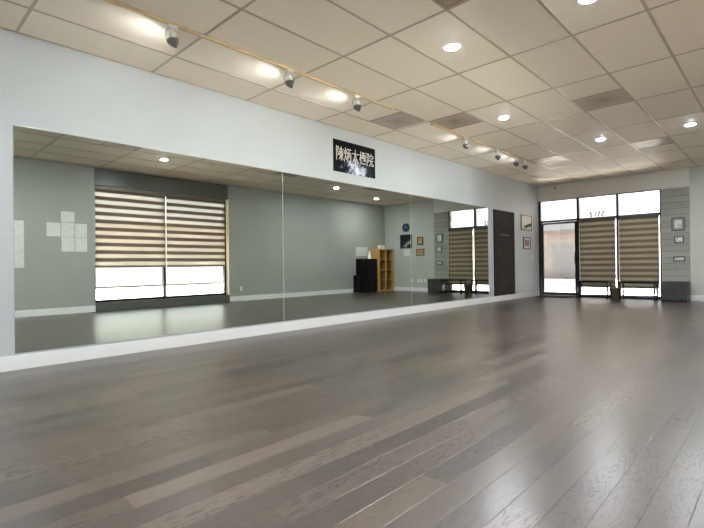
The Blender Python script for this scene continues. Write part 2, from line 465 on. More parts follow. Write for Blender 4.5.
# ------------------------------------------------------------------ wall sign
def sign_mat():
    m = mat('black poster with misty figure', (12, 12, 14), 0.45); t = NT(m)
    o = t.obj(); x, y, z = t.sep(o)            # y 0..0.985, z 0..0.5
    dy = t.math('DIVIDE', t.math('SUBTRACT', y, 0.55), 0.36); dz = t.math('DIVIDE', t.math('SUBTRACT', z, 0.08), 0.21)
    r = t.math('SQRT', t.math('ADD', t.math('MULTIPLY', dy, dy), t.math('MULTIPLY', dz, dz)))
    n = t.noise(o, 9, 5, 0.65)
    f = t.math('SUBTRACT', t.math('ADD', t.mapr(r, 0.0, 1.35, 1.15, 0.0), t.mapr(n, 0.3, 0.7, -0.42, 0.42)), 0.18)
    c = t.ramp(f, [(0.0, (7, 7, 8)), (0.22, (14, 15, 22)), (0.42, (70, 74, 92)), (0.62, (172, 178, 194)), (0.85, (216, 221, 232)), (1.0, (230, 233, 240))])
    # a second, darker drift to the right
    dy2 = t.math('DIVIDE', t.math('SUBTRACT', y, 0.80), 0.10); dz2 = t.math('DIVIDE', t.math('SUBTRACT', z, 0.13), 0.12)
    r2 = t.math('SQRT', t.math('ADD', t.math('MULTIPLY', dy2, dy2), t.math('MULTIPLY', dz2, dz2)))
    k2 = t.math('MULTIPLY', t.mapr(r2, 0.7, 1.2, 1, 0), t.mapr(t.noise(o, 24, 3), 0.4, 0.6, 0.3, 1.0))
    c = t.mix(k2, c, tuple(lin((30, 32, 42))))
    t.l(c, t.b.inputs['Base Color']); t.b.inputs['Specular IOR Level'].default_value = 0.08
    return m
t = thing('wall_sign', 'black poster sign with pale Chinese characters over a misty glow, above the mirrors', 'sign', (XL, 4.93, 2.362))
bm = newbm(); box(bm, 0.0005, 0.006, 0, 0.985, 0, 0.498); obj('poster', bm, sign_mat(), t)
# characters by strokes on a 10 x 10 grid: (x0,y0,x1,y1,width)
GL = {
 'chen': [(.5,0,.5,10),(.5,9.6,3.2,9.6),(3.2,9.6,2,6.6),(2,6.6,3.3,4.8),(3.3,4.8,2.4,3.4),(2.4,3.4,1,3.6),
          (4,8.3,10,8.3),(7,10,7,0),(4.7,6.8,9.3,6.8),(4.7,6.8,4.7,3.6),(9.3,6.8,9.3,3.6),(4.7,5.2,9.3,5.2),(4.7,3.6,9.3,3.6),(6.8,3.2,4,.6),(7.2,3.2,10,.6)],
 'bing': [(2,10,2,4.5),(2,4.5,.3,0),(2,4,3.8,1),(.3,8,.6,5.4),(3.8,8.4,3.2,6),(4.4,9.2,10,9.2),(4.9,6.6,4.9,0),(4.9,6.6,9.6,6.6),(9.6,6.6,9.6,0),(7.2,9.2,7,6),(7,6,5.6,2.6),(7.2,5.2,8.6,2.8),(9.6,0,8.7,.5)],
 'tai':  [(.5,7,9.5,7),(5,10,4.9,6.6),(4.9,6.6,3,2.6),(3,2.6,.5,.2),(5,6.4,7,2.8),(7,2.8,9.6,.2),(4.4,2.4,5.4,.8)],
 'ji':   [(.2,7.4,3.6,7.4),(2,10,2,0),(1.9,7,.4,3.6),(2.2,6.6,3.4,5),(4,9.4,9.4,9.4),(5.6,9.2,4.4,5),(5,7.6,6.8,7.6),(6.4,9.2,6.2,3.2),(4.6,5.4,6.2,5.4),(7.2,7.6,9.6,7.6),(9.4,7.6,7.4,3),(7.4,6.4,9.8,3),(3.8,1,10,1)],
 'yuan': [(.5,0,.5,10),(.5,9.6,3.2,9.6),(3.2,9.6,2,6.6),(2,6.6,3.3,4.8),(3.3,4.8,2.4,3.4),(2.4,3.4,1,3.6),
          (7,10,7.2,8.8),(4.2,8.4,10,8.4),(4.2,8.4,4.2,7),(10,8.4,10,7),(5.4,6.4,9,6.4),(4.2,4.6,10,4.6),(6.2,4.6,5.8,2),(5.8,2,4,.2),(8,4.6,8,.6),(8,.6,10,.5),(10,.5,10,2)],
}
M['letter'] = mat('cream lettering', (216, 208, 198), 0.6)
for gi, key in enumerate(('chen', 'bing', 'tai', 'ji', 'yuan')):
    bm = newbm()
    y0 = 0.06+gi*0.178; S = 0.0158; z0 = 0.188
    for k, (a, b, c, d) in enumerate(GL[key]):
        p, q = Vector((y0+a*S, z0+b*S*1.32)), Vector((y0+c*S, z0+d*S*1.32))
        L = (q-p).length; ang = math.atan2(q.y-p.y, q.x-p.x); mid = (p+q)/2
        mt = Matrix.Translation((0.0066+0.00004*k, mid.x, mid.y)) @ Matrix.Rotation(ang, 4, 'X')
        box(bm, -0.0005, 0.0005, -L/2-0.005, L/2+0.005, -0.0068, 0.0068, 0, 0, mt)
    obj('character', bm, M['letter'], t)

# ------------------------------------------------------------------ framed pictures
def picture(name, label, cat, side, a0, a1, z0, z1, fm, am, fw=0.02, depth=0.02, mat_in=None, group=None):
    """side L: on left wall, F: on far wall, R: right wall. a0..a1 along the wall"""
    t = thing(name, label, cat, {'L': (XL, a0, z0), 'R': (XR, a1, z0), 'F': (a0, YF, z0), 'P': (a0, YF-0.0125, z0)}[side],
              {'L': PI/2, 'R': -PI/2, 'F': 0, 'P': 0}[side], group)
    w, h = a1-a0, z1-z0      # local: x along, -y out of the wall
    bm = newbm()
    if fw > 0:
        for q in ((0, w, 0, fw), (0, w, h-fw, h), (0, fw, fw, h-fw), (w-fw, w, fw, h-fw)):
            box(bm, q[0], q[1], -depth, -0.0008, q[2], q[3], min(0.003, fw/4))
        obj('frame', bm, fm, t)
    bm = newbm(); box(bm, fw, w-fw, -depth*0.55, -0.001, fw, h-fw); obj('backing', bm, mat_in or am, t)
    if mat_in:
        g = min(w, h)*0.2+fw*0.5
        bm = newbm(); box(bm, g, w-g, -depth*0.55-0.002, -depth*0.55-0.0002, g, h-g); obj('print', bm, am, t)
    return t
def art_mat(name, stops, scale=6, seedz=0.0, detail=4):
    m = mat(name, (128, 128, 128), 0.5); t = NT(m)
    o = t.obj(); x, y, z = t.sep(o)
    n = t.noise(t.comb(x, t.math('ADD', y, seedz), z), scale, detail, 0.6)
    t.l(t.ramp(n, stops), t.b.inputs['Base Color']); return m
A_white = mat('white mount', (226, 224, 216), 0.6)
def brush_mat():
    m = mat('ink brush on cream paper', (224, 220, 204), 0.6); t = NT(m)
    x, y, z = t.sep(t.obj())                     # local picture coords x 0..0.67, z 0..0.4
    s = t.math('ADD', t.math('SUBTRACT', z, t.math('MULTIPLY', x, 0.20)), t.math('MULTIPLY', t.noise(t.obj(), 12, 3), 0.09))
    k = t.math('MULTIPLY', t.mapr(t.math('ABSOLUTE', t.math('SUBTRACT', s, 0.085)), 0.02, 0.05, 1, 0), t.mapr(x, 0.12, 0.3, 0, 1))
    t.l(t.mix(k, tuple(lin((222, 218, 200))), tuple(lin((22, 20, 20)))), t.b.inputs['Base Color']); return m
picture('framed_picture', 'framed cream picture with a black brush stroke, beside the black panel', 'picture', 'L', 11.75, 12.42, 1.78, 2.18, M['dark_frame'], brush_mat(), 0.018)
picture('framed_picture', 'small dark framed picture below the brush stroke picture', 'picture', 'L', 11.88, 12.33, 1.28, 1.60, M['dark_frame'],
        art_mat('dark print', [(0.35, (60, 48, 46)), (0.55, (150, 132, 124)), (0.7, (206, 196, 188))], 9, 3), 0.022, mat_in=mat('blush mount', (214, 200, 190), 0.6))
# pillar frames
M['grey_frame'] = mat('pewter frame', (74, 74, 72), 0.4)
picture('framed_picture', 'largest framed certificate, top one on the grey board pillar', 'picture', 'P', -1.945, -1.69, 1.61, 1.92, M['grey_frame'],
        art_mat('certificate', [(0.3, (150, 150, 146)), (0.5, (214, 214, 208)), (1.0, (226, 226, 222))], 14, 1), 0.022, mat_in=mat('grey mount', (140, 142, 138), 0.6))
picture('framed_picture', 'middle small framed card on the grey board pillar', 'picture', 'P', -1.895, -1.715, 1.33, 1.485, M['black_metal'],
        art_mat('card', [(0.35, (120, 118, 116)), (0.5, (226, 226, 222)), (1.0, (236, 236, 232))], 18, 2), 0.018, mat_in=mat('white mount inner', (206, 206, 200), 0.6))
picture('framed_picture', 'lowest framed card on the grey board pillar, frame nearly the pillar colour', 'picture', 'P', -1.92, -1.69, 0.90, 1.02, M['grey_frame'],
        art_mat('pale card', [(0.35, (130, 130, 126)), (0.5, (196, 196, 190)), (1.0, (204, 204, 200))], 22, 5), 0.014, mat_in=mat('dull mount', (130, 132, 126), 0.6))
# far wall, seen in the mirror
def bw_mat():
    m = mat('black and white photo', (10, 10, 10), 0.35); t = NT(m)
    x, y, z = t.sep(t.obj())
    d = t.math('ABSOLUTE', t.math('SUBTRACT', t.math('SUBTRACT', z, 0.12), t.math('MULTIPLY', t.math('SUBTRACT', x, 0.22), -0.75)))
    k = t.math('MULTIPLY', t.mapr(d, 0.03, 0.10, 1, 0), t.mapr(t.noise(t.obj(), 14, 3), 0.42, 0.58, 0, 1))
    t.l(t.mix(k, tuple(lin((12, 12, 13))), tuple(lin((190, 190, 190)))), t.b.inputs['Base Color']); return m
picture('framed_picture', 'large black framed picture with a pale streak, on the far wall in the mirror', 'picture', 'F', -0.70, -0.20, 1.48, 1.96, M['black_metal'], bw_mat(), 0.02)
picture('framed_picture', 'upright black framed gold certificate beside the large black picture', 'picture', 'F', -1.17, -0.93, 1.57, 1.85, M['black_metal'],
        art_mat('gold print', [(0.3, (150, 112, 60)), (0.55, (206, 170, 104)), (0.8, (222, 196, 140))], 12, 3), 0.03)
picture('framed_picture', 'wide gold certificate in a thin dark frame, below the upright one', 'picture', 'F', -1.20, -0.88, 1.21, 1.44, M['dark_frame'],
        art_mat('gold print wide', [(0.3, (140, 106, 56)), (0.55, (190, 152, 86)), (0.8, (208, 176, 112))], 12, 8), 0.018)
def sheet(name, label, cat, side, a0, a1, z0, z1, m, group=None):
    t = picture(name, label, cat, side, a0, a1, z0, z1, None, m, 0.0, 0.004, None, group)
    return t
def print_mat(name, rgb, ink, rows=9):
    m = mat(name, rgb, 0.7); t = NT(m)
    x, y, z = t.sep(t.obj())
    fz = t.math('FRACT', t.math('MULTIPLY', z, 1/0.028))
    ln = t.math('MULTIPLY', t.math('GREATER_THAN', fz, 0.6), t.math('GREATER_THAN', t.noise(t.comb(t.math('MULTIPLY', x, 1.0), y, t.math('MULTIPLY', z, 0.3)), 45, 1), 0.47))
    t.l(t.mix(t.math('MULTIPLY', ln, 0.3), tuple(lin(rgb)), tuple(lin(ink))), t.b.inputs['Base Color']); return m
M['paper'] = print_mat('printed paper', (230, 230, 224), (140, 142, 142))
def one_sheet(label, side, a0, a1, z0, z1, m=None, group=None, cat='paper'):
    w = a1-a0; h = z1-z0
    bm = newbm(); box(bm, 0, w, -0.003, -0.0008, 0, h)
    loc = {'R': (XR, a1, z0), 'F': (a0, YF, z0)}[side]
    o = obj('wall_paper_sheet', bm, m or M['paper'], None, loc); o.rotation_euler = (0, 0, -PI/2 if side == 'R' else 0)
    return tag(o, label, cat, group)
one_sheet('white sheet pinned under the large black picture on the far wall', 'F', -0.62, -0.33, 1.21, 1.455)
G = 'papers pinned beside the window'
for a in [(2.68, 2.92, 1.86, 2.07, 'topmost white paper of the pinned group left of the window'),
          (2.43, 2.67, 1.56, 1.83, 'leftmost white paper of the pinned group left of the window'),
          (2.685, 2.915, 1.56, 1.845, 'white paper directly under the topmost one, left of the window'),
          (2.93, 3.15, 1.56, 1.835, 'white paper nearest the window, in the upper of its two rows'),
          (2.685, 2.915, 1.26, 1.55, 'bottom left white paper of the pinned group'),
          (2.93, 3.15, 1.26, 1.55, 'bottom right white paper of the group, nearest the window')]:
    one_sheet(a[4], 'R', *a[:4], group=G)
for z0, z1, lb in [(1.55, 1.84, 'top paper of the vertical strip at the left mirror edge'),
                   (1.25, 1.545, 'middle paper of the vertical strip at the left mirror edge'),
                   (0.94, 1.245, 'bottom paper of the vertical strip at the left mirror edge')]:
    one_sheet(lb, 'R', 1.80, 2.06, z0, z1, group='papers in a vertical strip')
one_sheet('wide white notice on the wall above the black cabinet', 'R', 11.36, 11.95, 1.23, 1.53)

# clock, switches, outlets
t = thing('wall_clock', 'round dark blue wall clock above the large black picture', 'clock', (-0.46, YF, 2.20))
Rm = Matrix.Rotation(PI/2, 4, 'X')
bm = newbm(); lathe(bm, [(0.135, 0.001), (0.15, 0.012), (0.15, 0.03), (0.125, 0.034), (0.122, 0.02)], 40, Rm, cap=False); obj('rim', bm, mat('navy rim', (24, 42, 66), 0.35), t)
bm = newbm(); lathe(bm, [(0.124, 0.002), (0.124, 0.020)], 40, Rm); obj('face', bm, mat('blue clock face', (44, 74, 108), 0.4), t)
bm = newbm(); box(bm, -0.004, 0.004, -0.023, -0.0205, -0.01, 0.07); box(bm, -0.01, 0.055, -0.0245, -0.023, -0.004, 0.004); obj('hands', bm, M['white_plastic'], t)
def plate(name, label, cat, side, a, z, w=0.075, h=0.118, group=None, rocker=True):
    loc, rz = {'L': ((XL, a, z), PI/2), 'R': ((XR, a, z), -PI/2), 'F': ((a, YF, z), 0)}[side]
    t = thing(name, label, cat, loc, rz, group)
    bm = newbm(); box(bm, -w/2, w/2, -0.007, -0.0008, -h/2, h/2, 0.002); obj('plate', bm, M['white_plastic'], t)
    if rocker:
        bm = newbm(); box(bm, -0.016, 0.016, -0.011, -0.007, -0.033, 0.033, 0.002); obj('rocker', bm, M['base_white'], t)
    else:
        for s in (-0.02, 0.02):
            bm = newbm(); lathe(bm, [(0.0165, 0.0068), (0.0165, 0.0095)], 20, Matrix.Translation((0, 0, s)) @ Rm); obj('socket', bm, M['base_white'], t)
    return t
plate('light_switch', 'white light switch on the left wall near the entrance door', 'light switch', 'L', 12.46, 1.07)
plate('power_outlet', 'white power outlet low on the sage wall right of the window', 'outlet', 'R', 6.85, 0.33, rocker=False)
for x, lb in [(-0.69, 'low white outlet nearest the cube shelf on the far wall'), (-0.94, 'second low white outlet from the cube shelf on the far wall'),
              (-1.06, 'third low white outlet from the cube shelf on the far wall'), (-1.22, 'low white outlet nearest the board pillar')]:
    plate('power_outlet', lb, 'outlet', 'F', x, 0.36, rocker=False, group='low outlets on the far wall')

# ------------------------------------------------------------------ security camera on the header
t = thing('security_camera', 'small white and black security camera under the ceiling above the entrance', 'security camera', (-4.52, YF, 2.99))
bm = newbm(); lathe(bm, [(0.038, 0.001), (0.038, 0.014), (0.012, 0.02), (0.012, 0.05)], 20, Rm); obj('mount', bm, M['white_plastic'], t)
bm = newbm(); lathe(bm, [(0.012, 0.035), (0.034, 0.04), (0.036, 0.10), (0.03, 0.115)], 20, Matrix.Translation((0, 0, -0.02)) @ Matrix.Rotation(math.radians(25), 4, 'X') @ Rm); cb = obj('body', bm, M['white_plastic'], t)
bm = newbm(); lathe(bm, [(0.026, 0.1155), (0.022, 0.12), (0.0, 0.124)], 20, Matrix.Translation((0, 0, -0.02)) @ Matrix.Rotation(math.radians(25), 4, 'X') @ Rm); obj('lens', bm, M['black_metal'], cb)

# ------------------------------------------------------------------ shopfront: door_1, windows 2..4
GY = YF+0.05
def bar(bm, x0, x1, z0, z1, d0=0.0, d1=0.10): box(bm, x0, x1, YF+d0, YF+d1, z0, z1, 0.002)
DX0, DX1 = XL+0.012, -4.0
M1 = -3.07
# door with transom
bm = newbm()
bar(bm, DX0, DX0+0.055, 0, HZ); bar(bm, DX1-0.03, DX1+0.03, 0, HZ); bar(bm, DX0+0.055, DX1-0.03, 2.02, 2.075); bar(bm, DX0+0.055, DX1-0.03, HZ-0.02, HZ)
box(bm, DX0+0.055, DX1-0.03, YF, YF+0.12, 0.0005, 0.018)
d = struct('door_1', bm, M['dark_alu'])
a, b, c, e = DX0+0.06, DX1-0.035, 0.022, 2.015
bm = newbm(); s = 0.055
box(bm, a, a+s, GY-0.022, GY+0.022, c, e, 0.002); box(bm, b-s, b, GY-0.022, GY+0.022, c, e, 0.002)
box(bm, a+s, b-s, GY-0.022, GY+0.022, e-s, e, 0.002); box(bm, a+s, b-s, GY-0.022, GY+0.022, c, c+0.09, 0.002)
lf = obj('door_leaf', bm, M['dark_alu'], d)
bm = newbm(); box(bm, a+s, b-s, GY-0.003, GY+0.003, c+0.09, e-s); obj('door_glass', bm, M['glass_door'], lf)
bm = newbm()
hx = b-0.03
tube(bm, [(hx, GY-0.022, 1.20), (hx-0.01, GY-0.07, 1.19), (hx-0.01, GY-0.075, 1.03), (hx-0.01, GY-0.07, 0.88), (hx, GY-0.022, 0.87)], 0.013, 10)
box(bm, hx-0.018, hx+0.018, GY-0.034, GY-0.022, 1.17, 1.23); box(bm, hx-0.018, hx+0.018, GY-0.034, GY-0.022, 0.84, 0.90)
obj('handle', bm, M['black_metal'], lf)
bm = newbm(); box(bm, a-0.012, a+0.05, GY-0.05, GY-0.023, 0.56, 0.78, 0.006); box(bm, a-0.004, a+0.075, GY-0.058, GY-0.045, 0.63, 0.71, 0.008); obj('latch_box', bm, M['black_metal'], lf)
bm = newbm(); box(bm, a+0.12, b-0.12, GY-0.06, GY-0.023, e-0.05, e-0.005, 0.005); obj('door_closer', bm, M['black_metal'], lf)
bm = newbm(); box(bm, DX0+0.055, DX1-0.03, GY-0.003, GY+0.003, 2.075, HZ-0.02); obj('transom_glass', bm, M['glass_transom'], d)
# two shop windows with transoms
def shop_window(name, x0, x1):
    bm = newbm()
    bar(bm, x0, x1, 0, 0.085); bar(bm, x0, x1, 2.01, 2.07); bar(bm, x0, x1, HZ-0.02, HZ)
    bar(bm, x1-0.025, x1, 0.085, HZ-0.02)
    if x0 > -3.5: bar(bm, x0, x0+0.02, 0.085, HZ-0.02)
    w = struct(name, bm, M['dark_alu'])
    a = x0+(0.02 if x0 > -3.5 else 0)
    bm = newbm(); box(bm, a, x1-0.025, GY-0.003, GY+0.003, 0.085, 2.01); obj('glass', bm, M['glass_shop'], w)
    bm = newbm(); box(bm, a, x1-0.025, GY-0.003, GY+0.003, 2.07, HZ-0.02); obj('transom_glass', bm, M['glass_transom'], w)
    return w
w2 = shop_window('window_2', DX1+0.03, M1)
w3 = shop_window('window_3', M1, FX1)
# address digits stuck on the transom, built of strokes
SEG = {'6': 'acdefg', '1': 'bc', '2': 'abged', '5': 'afgcd'}
def digit(bm, ch, x, z, w, h, th):
    P = {'a': (0, h-th, w, h), 'g': (0, h/2-th/2, w, h/2+th/2), 'd': (0, 0, w, th), 'f': (0, h/2, th, h), 'b': (w-th, h/2, w, h), 'e': (0, 0, th, h/2), 'c': (w-th, 0, w, h/2)}
    for s in SEG[ch]:
        q = P[s]; box(bm, x+q[0], x+q[2], GY-0.0045, GY-0.0035, z+q[1], z+q[3])
for i, ch in enumerate('5122'):
    bm = newbm(); digit(bm, ch, -3.715+i*0.09, 2.085, 0.062, 0.135, 0.026)
    obj('address_digit', bm, mat('frosted digit', (26, 22, 21), 0.6), w2)

# window_1 in the right wall, seen in the mirror
GX = XR+0.19
bm = newbm()
def bx1(y0, y1, z0, z1, x0=XR+0.13, x1=XR+WT+0.02): box(bm, x0, x1, y0, y1, z0, z1, 0.002)
bx1(WY0+0.01, WY0+0.05, 0.18, 2.68); bx1(WY1-0.05, WY1-0.01, 0.18, 2.68); bx1(4.825, 4.875, 0.23, 2.68)
bx1(WY0+0.05, WY1-0.05, 0.18, 0.23)
w1 = struct('window_1', bm, M['dark_alu'])
M['ledge'] = mat('dark grey sill and header paint', (96, 97, 90), 0.35)
bm = newbm(); box(bm, XR-0.005, XR+WT+0.02, WY0, WY1, 0.0005, 0.18, 0.003); obj('window_sill', bm, M['ledge'], w1)
bm = newbm(); box(bm, XR+0.01, XR+WT+0.02, WY0, WY1-0.02, 2.68, H-0.006, 0.003); obj('window_header', bm, M['ledge'], w1)
for y0, y1 in ((WY0+0.05, 4.825), (4.875, WY1-0.05)):
    bm = newbm(); box(bm, GX-0.003, GX+0.003, y0, y1, 0.23, 2.68); obj('glass', bm, M['glass'], w1)
bm = newbm(); box(bm, XR+0.0, XR+WT, WY1-0.012, WY1-0.0005, 0.18, 2.68); obj('jamb_board', bm, mat('cream jamb', (232, 214, 176), 0.5), w1)

# ------------------------------------------------------------------ banded roller blinds
def blind(label, axis, a0, a1, pos, z0, z1, fab, rail, group):
    """axis 'x': hangs along X at Y=pos ; axis 'y': along Y at X=pos"""
    L = a1-a0
    t = thing('roller_blind', label, 'window blind', (a0, pos, 0) if axis == 'x' else (pos, a1, 0), 0 if axis == 'x' else -PI/2, group)
    bm = newbm(); box(bm, 0, L, -0.04, 0.04, z1-0.085, z1, 0.01); obj('headrail', bm, rail, t)
    bm = newbm()
    n = 24; m_ = 6; vs = []
    for j in range(m_+1):
        rowv = []
        for i in range(n+1):
            u = i/n; v = j/m_
            rowv.append(bm.verts.new((0.012+u*(L-0.024), 0.0015*math.sin(u*9+v*3), z0+0.02+v*(z1-0.06-z0-0.02))))
        vs.append(rowv)
    for j in range(m_):
        for i in range(n):
            f = bm.faces.new((vs[j][i], vs[j][i+1], vs[j+1][i+1], vs[j+1][i])); f.smooth = True
    obj('fabric', bm, fab, t)
    bm = newbm(); box(bm, 0.008, L-0.008, -0.012, 0.012, z0, z0+0.028, 0.005); obj('bottom_rail', bm, rail, t)
    bm = newbm(); tube(bm, [(L-0.006, -0.03, z1-0.06), (L-0.004, -0.032, z0+0.5), (L-0.006, -0.030, z0+0.35)], 0.003, 6); obj('pull_cord', bm, M['white_plastic'], t)
    return t
M['rail_dark'] = mat('dark blind rail', (74, 66, 58), 0.4)
M['rail_beige'] = mat('beige blind rail', (120, 108, 98), 0.4)
BY = YF-0.045
blind('olive banded blind beside the entrance door', 'x', -3.955, -3.10, BY, 0.27, 2.04, BL_FAR, M['rail_dark'], 'banded blinds on the shopfront')
blind('olive banded blind next to the grey board pillar', 'x', -3.035, -2.185, BY, 0.27, 2.04, BL_FAR, M['rail_dark'], 'banded blinds on the shopfront')
BX = XR+0.075
blind('beige banded blind over the left half of the mirrored window', 'y', WY0+0.012, 4.848, BX, 0.92, 2.68, BL_SIDE, M['rail_beige'], 'banded blinds on the side window')
blind('beige banded blind over the right half of the mirrored window', 'y', 4.852, WY1-0.065, BX, 0.92, 2.68, BL_SIDE, M['rail_beige'], 'banded blinds on the side window')

# ------------------------------------------------------------------ benches, bin, low box at the shopfront
def make_bench(label, x0, y0):
    L, D, Z = 0.76, 0.34, 0.44
    t = thing('bench', label, 'bench', (x0, y0, 0), 0, 'black metal benches under the blinds')
    bm = newbm(); box(bm, 0, L, 0, D, Z-0.04, Z, 0.006); obj('seat', bm, M['black_lam'], t)
    bm = newbm()
    for y in (0.02, D-0.045): box(bm, 0.05, L-0.05, y, y+0.025, 0.285, 0.315, 0.002)
    for x in (0.02, L-0.045): box(bm, x, x+0.025, 0.045, D-0.045, 0.285, 0.315, 0.002)
    obj('apron', bm, M['black_metal'], t)
    bm = newbm()
    for y in (0.02, D-0.045): box(bm, 0.05, L-0.05, y, y+0.02, 0.06, 0.08, 0.002)
    obj('stretcher', bm, M['black_metal'], t)
    for x in (0.015, L-0.05):
        for y in (0.015, D-0.05):
            bm = newbm(); box(bm, x, x+0.035, y, y+0.035, 0, Z-0.04, 0.002); obj('leg', bm, M['black_metal'], t)
    return t
b0 = make_bench('black metal bench under the left shopfront blind, beside the door', -3.93, 12.42)
dup(b0, (-2.93, 12.32, 0), None, 'black metal bench between the waste bin and the low dark chest')
t = thing('storage_chest', 'low dark slatted chest standing against the grey board pillar', 'chest', (-2.12, 12.46, 0))
def slat_mat():
    m = mat('charcoal stained slats', (52, 53, 53), 0.4); t = NT(m)
    x, y, z = t.sep(t.obj())
    g = t.noise(t.comb(t.math('MULTIPLY', x, 0.1), y, z), 70, 4)
    t.l(t.mix(t.mapr(g, 0.35, 0.65, 0, 1), tuple(lin((44, 45, 46))), tuple(lin((66, 66, 64)))), t.b.inputs['Base Color']); return m
SM = slat_mat()
bm = newbm(); box(bm, 0, 0.51, 0, 0.40, 0.415, 0.445, 0.004); obj('lid', bm, SM, t)
bm = newbm(); box(bm, 0.012, 0.498, 0.012, 0.388, 0.02, 0.414)
for i in range(4): box(bm, 0.004, 0.506, 0.004, 0.396, 0.03+i*0.096, 0.03+i*0.096+0.085, 0.003)
obj('body', bm, SM, t)
for x in (0.02, 0.45):
    for y in (0.02, 0.34):
        bm = newbm(); box(bm, x, x+0.04, y, y+0.04, 0, 0.021); obj('foot', bm, M['black_metal'], t)
t = thing('waste_bin', 'small brown waste bin between the two black benches', 'waste bin', (-3.035, 12.50, 0))
bm = newbm(); lathe(bm, [(0.0, 0.004), (0.085, 0.004), (0.088, 0.0), (0.092, 0.01), (0.118, 0.27), (0.123, 0.275), (0.118, 0.28), (0.112, 0.272), (0.088, 0.012), (0.0, 0.010)], 28, cap=False)
obj('bucket', bm, mat('olive brown wicker', (92, 80, 56), 0.55), t)
bm = newbm(); lathe(bm, [(0.105, 0.268), (0.114, 0.284), (0.128, 0.284), (0.126, 0.262), (0.121, 0.262), (0.110, 0.276)], 28, cap=False); obj('liner', bm, mat('grey bin liner', (120, 116, 100), 0.5), t)
# door mat
bm = newbm(); box(bm, -4.92, -4.12, 12.30, 12.84, 0.0003, 0.012, 0.003)
def mat_mat():
    m = mat('dark doormat', (48, 44, 42), 0.9); t = NT(m); t.bump(t.noise(t.obj(), 400, 2), 0.6, 0.004); return m
tag(obj('doormat', bm, mat_mat()), 'thin dark doormat on the floor before the entrance door', 'doormat')

# ------------------------------------------------------------------ cabinet corner (seen in the mirror)
CX0, CX1, CY0, CY1, CZ = 0.17, 0.487, 11.33, 12.07, 1.13
t = thing('storage_cabinet', 'black two door cabinet against the sage wall, beside the cube shelf', 'cabinet', (CX0, CY0, 0))
w, dd = CX1-CX0, CY1-CY0
bm = newbm(); box(bm, 0.02, w, 0, dd, 0.05, CZ, 0.004); box(bm, 0.03, w-0.02, 0.02, dd-0.02, 0, 0.052); obj('body', bm, M['black_lam'], t)
for i, (a, b, hy) in enumerate(((0.003, dd/2-0.002, dd/2-0.05), (dd/2+0.002, dd-0.003, dd/2+0.035))):
    bm = newbm(); box(bm, 0.0, 0.019, a, b, 0.055, CZ-0.005, 0.003); dr = obj('door', bm, M['black_lam'], t)
    bm = newbm(); tube(bm, [(0.0, hy, 0.72), (-0.022, hy, 0.71), (-0.022, hy, 0.59), (0.0, hy, 0.58)], 0.005, 8); obj('handle', bm, M['black_metal'], dr)
bm = newbm(); box(bm, 0.001, -0.002, 0.02, 0.055, CZ-0.06, CZ-0.045); obj('steel_mark', bm, M['steel'], t)  # small steel strip near the top front corner
t = thing('small_cabinet', 'low black box standing left of the black cabinet', 'cabinet', (0.24, 11.19, 0))
bm = newbm(); box(bm, 0, 0.245, 0, 0.13, 0.01, 0.58, 0.006); obj('body', bm, M['black_lam'], t)
bm = newbm(); box(bm, -0.006, 0.0, 0.012, 0.118, 0.30, 0.56, 0.003); box(bm, -0.006, 0.0, 0.012, 0.118, 0.03, 0.285, 0.003); obj('front', bm, M['black_metal'], t)
for yy in (0.02, 0.09):
    bm = newbm(); box(bm, 0.02, 0.22, yy, yy+0.02, 0, 0.011); obj('foot', bm, M['black_metal'], t)

def wood_mat(name, a, b):
    m = mat(name, a, 0.45); t = NT(m)
    x, y, z = t.sep(t.obj())
    g = t.noise(t.comb(x, y, t.math('MULTIPLY', z, 0.12)), 55, 4, 0.6)
    t.l(t.mix(t.mapr(g, 0.3, 0.7, 0, 1), tuple(lin(a)), tuple(lin(b))), t.b.inputs['Base Color']); return m
BIRCH = wood_mat('honey birch veneer', (206, 164, 98), (182, 138, 78))
SX0, SX1, SY0, SY1, SZ = 0.10, 0.487, 12.10, 12.87, 1.47
t = thing('cube_shelf', 'tall honey coloured wooden shelf of eight cubes in the room corner', 'shelf', (SX0, SY0, 0))
w, dd = SX1-SX0, SY1-SY0; th = 0.04
for y in (0, dd-th):
    bm = newbm(); box(bm, 0, w, y, y+th, 0, SZ-th, 0.002); obj('side_panel', bm, BIRCH, t)
bm = newbm(); box(bm, 0, w, 0, dd, SZ-th, SZ, 0.002); obj('top_panel', bm, BIRCH, t)
bm = newbm(); box(bm, 0, w, th, dd-th, 0.0, th, 0.002); obj('bottom_panel', bm, BIRCH, t)
bm = newbm(); box(bm, 0.002, w, dd/2-0.008, dd/2+0.008, th, SZ-th); obj('divider', bm, BIRCH, t)
for k in range(1, 4):
    z = th+k*(SZ-2*th)/4
    for (a, b) in ((th, dd/2-0.008), (dd/2+0.008, dd-th)):
        bm = newbm(); box(bm, 0.002, w, a, b, z-0.008, z+0.008); obj('shelf', bm, BIRCH, t)
bm = newbm(); box(bm, w-0.005, w+0.001, th, dd-th, th, SZ-th); obj('back_panel', bm, wood_mat('darker back board', (84, 60, 36), (66, 48, 30)), t)

